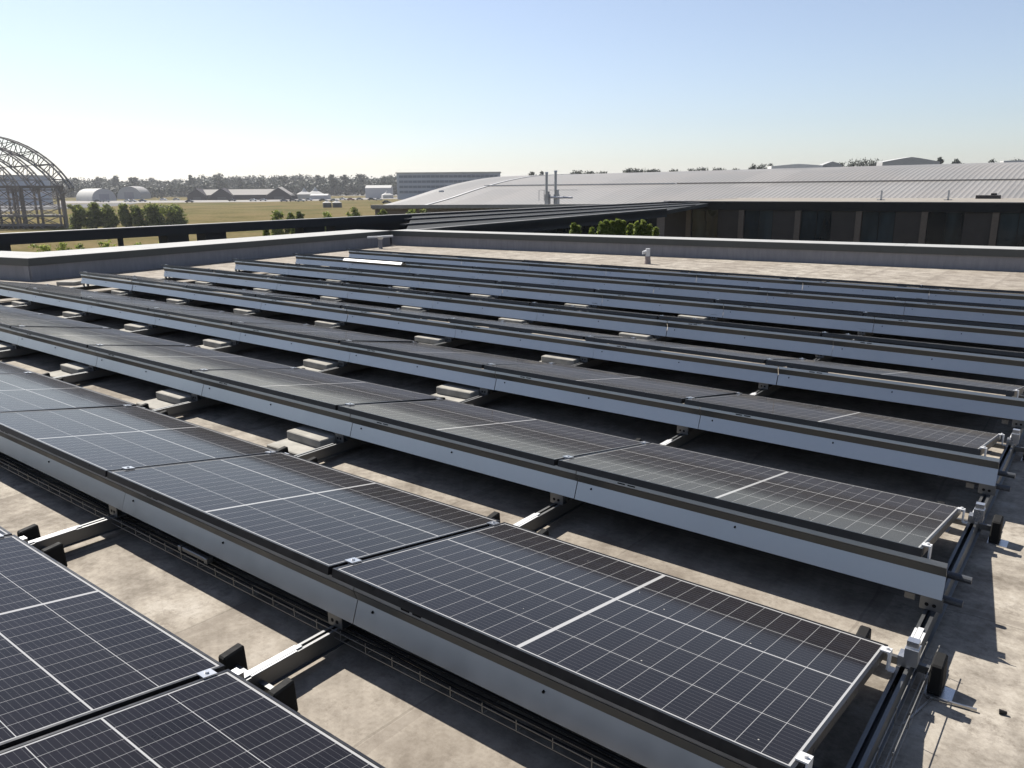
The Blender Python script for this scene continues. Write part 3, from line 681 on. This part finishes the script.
# ------------------------------------------------------------------ lattice arches at the far left
M['lattice'] = simple('weathered_lattice_steel', (.34, .32, .31), .7, .1, .15, .3)
M['lattice_brown'] = simple('brown_lattice_frame', (.27, .24, .22), .8, 0, .15, .3)
la = empty('lattice_hangar_frame', gnd(-28, 173))
O2 = Vector(la.location)
def arch(D, cx, cy, Rpx, th, name):
    mb = MB(); n = 34; S_ = D/F; c = at(cx, cy, D); back = fy*1.6
    outer = []; inner = []
    for i in range(n+1):
        t = math.pi*i/n
        for lst, rr in ((outer, Rpx), (inner, Rpx-th)): lst.append(c+RT*(math.cos(t)*rr*S_)+UP*(math.sin(t)*rr*S_)-O2)
    zc = at(0, 197, D).z-O2.z; keep = [q.z > zc for q in inner]
    for off in (Vector((0, 0, 0)), back):
        for i in range(n):
            if not keep[i] or not keep[i+1]: continue
            for lst in (outer, inner): mb.bar(lst[i]+off, lst[i+1]+off, .30)
            mb.bar(outer[i]+off, inner[i]+off, .16); mb.bar(outer[i]+off, inner[i+1]+off, .14) if i % 2 else mb.bar(inner[i]+off, outer[i+1]+off, .14)
    for i in range(n+1):
        if not keep[i]: continue
        mb.bar(outer[i], outer[i]+back, .14); mb.bar(inner[i], inner[i]+back, .14)
    mb.build(name, M['lattice'], la); return outer
arcs = [arch(173, -28, 249, 115, 11, 'arch_truss'), arch(192, -48, 244, 106, 10, 'arch_truss'), arch(212, -66, 240, 98, 9, 'arch_truss')]
mb = MB()
for a, b in zip(arcs, arcs[1:]):
    for i in range(7, 28, 2): mb.bar(a[i], b[i], .16)
mb.build('purlins', M['lattice'], la)
def lp_(px, py, D=173): return at(px, py, D)-O2
fm = MB()
for px in (-40, -22, -4, 12, 20, 38, 61):
    p = lp_(px, 187); fm.bar((p.x, p.y, -2), p, .7 if px in (20, 61, -22) else .4)
    p = lp_(px-5, 187, 192); fm.bar((p.x, p.y, -2), p, .4)
for y_, wd in ((187, .6), (190, .25), (199, .2), (208, .2), (216, .45), (225, .5)):
    fm.bar(lp_(-60, y_), lp_(63, y_), wd); fm.bar(lp_(-60, y_, 192), lp_(55, y_, 192), wd*.6)
fd = fm; rnd = random.Random(4)
xs_ = [-40, -22, -4, 12, 20, 38, 61]
for a, b in zip(xs_, xs_[1:]):
    for (y0, y1) in ((188, 199), (199, 208), (208, 216), (216, 225), (225, 240)):
        fd.bar(lp_(a, y0), lp_(b, y1), .16); fd.bar(lp_(a, y1), lp_(b, y0), .16)
        fd.bar(lp_(a-4, y0, 185), lp_(b-4, y1, 185), .14)
fm.build('frame', M['lattice_brown'], la)
fl = MB(); fl.add([lp_(-60, 216.4), lp_(63, 216.4), lp_(60, 214.6, 190), lp_(-60, 214.6, 190)], [(0, 1, 2, 3)]); fl.build('walkway', M['beamtop'], la)
tag(la, 'large open steel lattice hangar frame with arched trusses at the left edge', 'lattice frame')
# ------------------------------------------------------------------ vegetation
def leafmat(name, dark, mid, light, trans=.25):
    s = NT(name); gi = s.n('ShaderNodeNewGeometry').outputs['Random Per Island']; n = s.noise(.9, 3, .6, 'Position')
    f = s.math('ADD', s.math('MULTIPLY', gi, .6), s.math('MULTIPLY', n, .5))
    c = s.ramp(f, [(.2, dark), (.55, mid), (.85, light)]); s.set(color=c, rough=.6, spec=.3)
    tr = s.n('ShaderNodeBsdfTranslucent'); s.l(c, tr.inputs[0]); mx = s.n('ShaderNodeMixShader'); mx.inputs[0].default_value = trans
    s.l(s.b.outputs[0], mx.inputs[1]); s.l(tr.outputs[0], mx.inputs[2]); s.l(mx.outputs[0], s.out.inputs[0]); return s.m
M['leaf_far'] = leafmat('far_foliage', (.005, .010, .004), (.012, .022, .008), (.026, .038, .013), .1)
M['leaf_mid'] = leafmat('bush_foliage', (.035, .05, .012), (.12, .15, .035), (.25, .27, .075), .5)
M['leaf_bright'] = leafmat('bright_foliage', (.05, .075, .012), (.15, .19, .035), (.28, .32, .07), .5)
M['bark'] = simple('bark', (.07, .055, .04), .9)
def leaves(mb, lobes, n, size, rnd, flatz=.8):
    tot = sum(l[3]**2 for l in lobes)
    for (cx, cy, cz, r) in lobes:
        for _ in range(int(n*r*r/tot)):
            d = Vector((rnd.gauss(0, 1), rnd.gauss(0, 1), rnd.gauss(0, 1))).normalized(); q = rnd.random()**.5
            p = Vector((cx, cy, cz))+Vector((d.x*r, d.y*r, d.z*r*flatz))*q*rnd.uniform(.75, 1.3)
            s_ = size*rnd.uniform(.6, 1.4); a = Vector((rnd.gauss(0, 1), rnd.gauss(0, 1), rnd.gauss(0, 1))).normalized(); b = a.cross(d+Vector((.01, .02, 0)))
            if b.length < .1: continue
            b.normalize(); mb.add([p-a*s_*.5, p+b*s_*.3, p+a*s_*.5, p-b*s_*.3], [(0, 1, 2, 3)])
def crown_lobes(rnd, H, Wd, n=7, low=.3):
    ch = min(H*(1-low), Wd*(1.5 if low > .05 else 2.2)); zc = H-ch/2          # crown height, crown centre
    L = [(0, 0, zc, min(Wd*.36, ch*.42)), (0, 0, zc-ch*.2, Wd*.34)]
    L.append((rnd.uniform(-.1, .1)*Wd, 0, H-Wd*.15, Wd*.18)); L.append((0, rnd.uniform(-.1, .1)*Wd, zc+ch*.22, Wd*.27))
    for i in range(n):
        t = rnd.uniform(0, 6.28); q = rnd.uniform(.25, .62)*Wd/2; z = zc+ch*rnd.uniform(-.38, .45); r = Wd*(rnd.uniform(.11, .27) if n < 14 else rnd.uniform(.06, .15))
        L.append((math.cos(t)*q, math.sin(t)*q, min(z, H-r*.8), r))
    return L
def tree(name, base, H, Wd, n, size, mat, label, cat, group, rnd, low=.3, nl=7):
    rt = empty(name, base, rnd.uniform(0, 6)); mb = MB(); L = crown_lobes(rnd, H, Wd, nl, low); leaves(mb, L, n, size, rnd); mb.build('crown', mat, rt)
    tk = MB(); tk.cyl((0, 0, -.2), (0, 0, H*.5), H*.03+.04, 7, H*.015)
    for l in L[1:4]: tk.cyl((0, 0, H*.3), (l[0]*.8, l[1]*.8, l[2]), H*.014+.02, 5, .02)
    tk.build('trunk', M['bark'], rt); tag(rt, label, cat, group); return rt
rnd = random.Random(11)
# far wood, one mass
wood = MB()
def far_tree(mb, px, D, top, wd_px, n=90, size=1.7):
    b = gnd(px, D); H = at(px, top, D).z-G; Wd = wd_px*D/F
    L = crown_lobes(rnd, H, Wd, 6, .1); L = [(b.x+l[0], b.y+l[1], b.z+l[2], l[3]) for l in L]; leaves(mb, L, n, size, rnd, .9)
for row, (D0, dt) in enumerate(((1000, 0), (930, 1.5), (860, 4), (800, 7.5))):
    px = 55+row*3
    while px < 420:
        far_tree(wood, px, D0+rnd.uniform(-30, 30), 176.3+dt*1.15+rnd.uniform(-2.0, 2.0)+(3 if px < 190 else 0), rnd.uniform(14, 22), 620, 2.6); px += rnd.uniform(6, 9)
tag(wood.build('far_wood', M['leaf_far']), 'dark green wood on the horizon behind the airfield', 'wood', kind='stuff')
wd2 = MB(); px = -30
while px < 190:
    far_tree(wd2, px, 690+rnd.uniform(-20, 60), 186+rnd.uniform(-2, 2.5), rnd.uniform(12, 18), 420, 1.7); px += rnd.uniform(6, 10)
tag(wd2.build('far_thicket', M['leaf_far']), 'tangled green thicket behind the half round sheds', 'thicket', kind='stuff')
ft = [(220, 172.5, 16), (192, 174.8, 8), (98, 176.5, 10), (116, 175.5, 11), (136, 177, 12), (76, 177.5, 9), (285, 175, 11), (318, 174.5, 10), (333, 174, 9), (345, 174.5, 9), (361, 173.5, 13), (383, 175.5, 10), (240, 177, 11), (262, 177.5, 13)]
for i, (px, top, wd) in enumerate(ft):
    D = 780+20*(i % 4); b = gnd(px, D); H = at(px, top, D).z-G
    tree('distant_tree', b, H, wd*D/F*1.25, 900, 1.8, M['leaf_far'], f'distant dark tree rising from the horizon wood, {ORD[sorted(x[0] for x in ft).index(px)]} from the left', 'tree', 'taller trees of the horizon wood', rnd, .1)
ov = [(532, 171, 7), (541, 171, 5), (577, 169.3, 11), (590, 170.3, 9), (604, 170.5, 9), (628, 168, 8), (637, 167.8, 9), (650, 168.5, 8), (658, 169.3, 7), (673, 169.2, 9), (694, 168.2, 8), (705, 167, 8), (719, 167.2, 9), (735, 167.3, 9), (754, 164, 7), (764, 163.5, 7), (771, 163.2, 7), (841, 162.2, 7), (850, 163.2, 8), (862, 158, 11), (872, 159, 12), (940, 157, 4.5), (957, 158, 5.5), (993, 158.2, 8), (1017, 158.4, 9)]
for i, (px, top, wd) in enumerate(ov):
    D = 420; b = gnd(px, D, top); H = at(px, top, D).z-G
    tree('distant_tree', b, H, wd*D/F*2.5, 1700, .85, M['leaf_far'], f'dark treetop above the hangar ridge, {i+1}th from the left'.replace('1th', '1st') if False else f'dark distant treetop above the hangar ridge, {"" if i < 14 else "among the right hand ones, "}{ORD[i] if i < 14 else ORD[len(ov)-1-i]} from the {"left" if i < 14 else "right"}', 'tree', 'treetops over the hangar ridge', rnd, .3)
bushes = [(77, 204, 17), (93, 202, 17), (108, 203.5, 18), (124, 203.5, 13), (136, 205.5, 13), (153, 203, 23), (174, 204, 24)]
for i, (px, top, wd) in enumerate(bushes):
    D = 160; b = gnd(px, D, top); H = at(px, top, D).z-G
    tree('round_bush', b, H, wd*D/F*1.22, 5200, .42, M['leaf_mid'], f'round green tree in the row before the field, {ORD[i]} from the left', 'tree', 'row of round trees before the field', rnd, .02, 11)
sh = [(276, 210, 16, 95), (290, 212, 12, 95), (299, 211, 9, 96), (326, 211, 16, 95), (354, 206.5, 17, 95), (383, 209, 12, 95), (412, 209, 17, 90), (424, 209, 9, 90)]
for i, (px, top, wd, D) in enumerate(sh):
    b = gnd(px, D, top); H = at(px, top, D).z-G
    tree('green_shrub', b, H, wd*D/F*1.3, 1700, .3, M['leaf_mid'] if i % 3 else M['leaf_bright'], f'bushy green shrub top above the canopy beam, {ORD[i]} from the left', 'shrub', 'shrubs showing above the canopy beam', rnd, .2, 18)
lo = [(40, 243.5, 26, 62), (62, 241, 24, 62), (80, 243, 16, 62), (106, 239, 26, 60), (137, 242.5, 18, 62), (160, 242, 18, 62), (185, 242.5, 12, 64), (266, 227, 7, 58), (293, 226, 6, 58), (314, 226, 6, 58), (341, 224, 9, 58), (375, 222, 10, 58)]
for i, (px, top, wd, D) in enumerate(lo):
    b = gnd(px, D, top); H = at(px, top, D).z-G
    tree('low_shrub', b, H, wd*D/F*1.3, 1500, .17, M['leaf_bright'], f'yellow green shrub below the canopy beam, {ORD[i]} from the left', 'shrub', 'shrubs below the canopy beam', rnd, .2, 18)
# leafy plants before the wing wall
wp = [(434, 219, 10, 46), (573, 223.5, 5, 31), (578, 226, 4, 31), (592, 228, 4, 31), (601, 223, 5, 31), (606, 220, 6, 31), (612, 221.5, 5, 31), (617, 219.5, 6, 31), (623, 221, 5, 31), (630, 224, 5, 32), (637, 222, 5, 31), (643, 220.5, 5, 31), (649, 225, 5, 31), (656, 227.5, 4, 32)]
for i, (px, top, wd, D) in enumerate(wp):
    b = gnd(px, D, top); H = at(px, top, D).z-G
    tree('leafy_plant', b, H, wd*D/F*1.5, 1300, .15, M['leaf_bright'], f'bright green plant before the dark canopy wall, {ORD[i]} from the left', 'plant', 'plants before the canopy wall', rnd, .0, 18)
# ------------------------------------------------------------------ vehicles across the field
def make_car():
    rt = empty('parked_car'); b = MB(); w_ = .88
    pr = [(-2.1, .35), (-2.1, .85), (-1.35, .98), (1.3, .92), (2.1, .72), (2.15, .35)]; cb_ = [(-1.4, .98), (-1.05, 1.45), (.45, 1.45), (1.0, .95)]
    for P, ww in ((pr, w_), (cb_, w_*.86)):
        n = len(P); vs = [(x, -ww, z) for x, z in P]+[(x, ww, z) for x, z in P]; b.add(vs, [tuple(range(n)), tuple(range(n, 2*n))[::-1]]+[(i, (i+1) % n, n+(i+1) % n, n+i) for i in range(n)])
    return rt, b
CARM = [simple('car_'+n, c, .3, .2, .03) for n, c in (('silver', (.45, .46, .48)), ('dark', (.03, .03, .04)), ('white', (.75, .75, .75)), ('blue', (.05, .08, .16)), ('red', (.22, .03, .03)))]
proto_c = {}
for i, (nm, mt) in enumerate(zip(('silver', 'black', 'white', 'blue', 'red'), CARM)):
    rt, b = make_car(); b.build('body', mt, rt)
    g_ = MB(); g_.add([(-1.28, -.77, 1.0), (-1.02, -.77, 1.38), (.42, -.77, 1.38), (.85, -.77, 1.0)], [(0, 1, 2, 3)]).add([(-1.28, .77, 1.0), (-1.02, .77, 1.38), (.42, .77, 1.38), (.85, .77, 1.0)], [(0, 1, 2, 3)]); g_.build('side_windows', M['glass'], rt)
    for x in (-1.3, 1.3):
        for y in (-.8, .8): MB().cyl((x, y-.1, .32), (x, y+.1, .32), .32, 10).build('wheel', M['rubber'], rt)
    index_kids(rt); proto_c[i] = rt
cars = [(188, 470, 1, .1), (104, 500, 0, .4), (126, 510, 2, .1), (131, 500, 0, 0), (96, 505, 1, .3), (141, 505, 3, .2), (175, 560, 0, .1), (162, 555, 2, 0), (283, 470, 3, .3), (292, 480, 1, .2), (300, 470, 2, .1), (308, 500, 0, 0), (322, 480, 1, .3), (333, 470, 0, .1), (342, 520, 2, 0), (350, 500, 4, .1), (359, 510, 0, .2), (371, 500, 1, 0), (378, 490, 2, .2), (386, 400, 1, .1), (252, 500, 2, .1), (262, 505, 0, .1), (231, 500, 1, .2)]
usedc = set(); cnt = {}
byx = sorted(range(len(cars)), key=lambda i: cars[i][0])
for i in byx:
    px, D, ci, r_ = cars[i]
    if ci in usedc: o = copy_tree(proto_c[ci])
    else: o = proto_c[ci]; usedc.add(ci)
    o.location = gnd(px, D); o.rotation_euler = (0, 0, CAMYAW+r_); o.scale = (1.15,)*3
    nm = ('silver', 'black', 'white', 'blue', 'red')[ci]; cnt[ci] = cnt.get(ci, 0)+1
    tag(o, f'{nm} car parked across the field, {ORD[cnt[ci]-1]} {nm} one from the left', 'car', 'cars parked across the field')

# ------------------------------------------------------------------ air
hz = MB().box(-2500, 1500, -300, 3200, G-1.0, 32).build('haze', M['field'])
hm = bpy.data.materials.new('haze_air'); hm.use_nodes = True; t_ = hm.node_tree
t_.nodes.remove(t_.nodes['Principled BSDF']); pv = t_.nodes.new('ShaderNodeVolumePrincipled'); pv.inputs['Color'].default_value = (.93, .95, 1, 1); pv.inputs['Density'].default_value = .00013; pv.inputs['Anisotropy'].default_value = .3
t_.links.new(pv.outputs[0], t_.nodes['Material Output'].inputs['Volume']); hz.data.materials.clear(); hz.data.materials.append(hm); tag(hz, 'thin pale haze over the airfield', 'haze', kind='stuff')
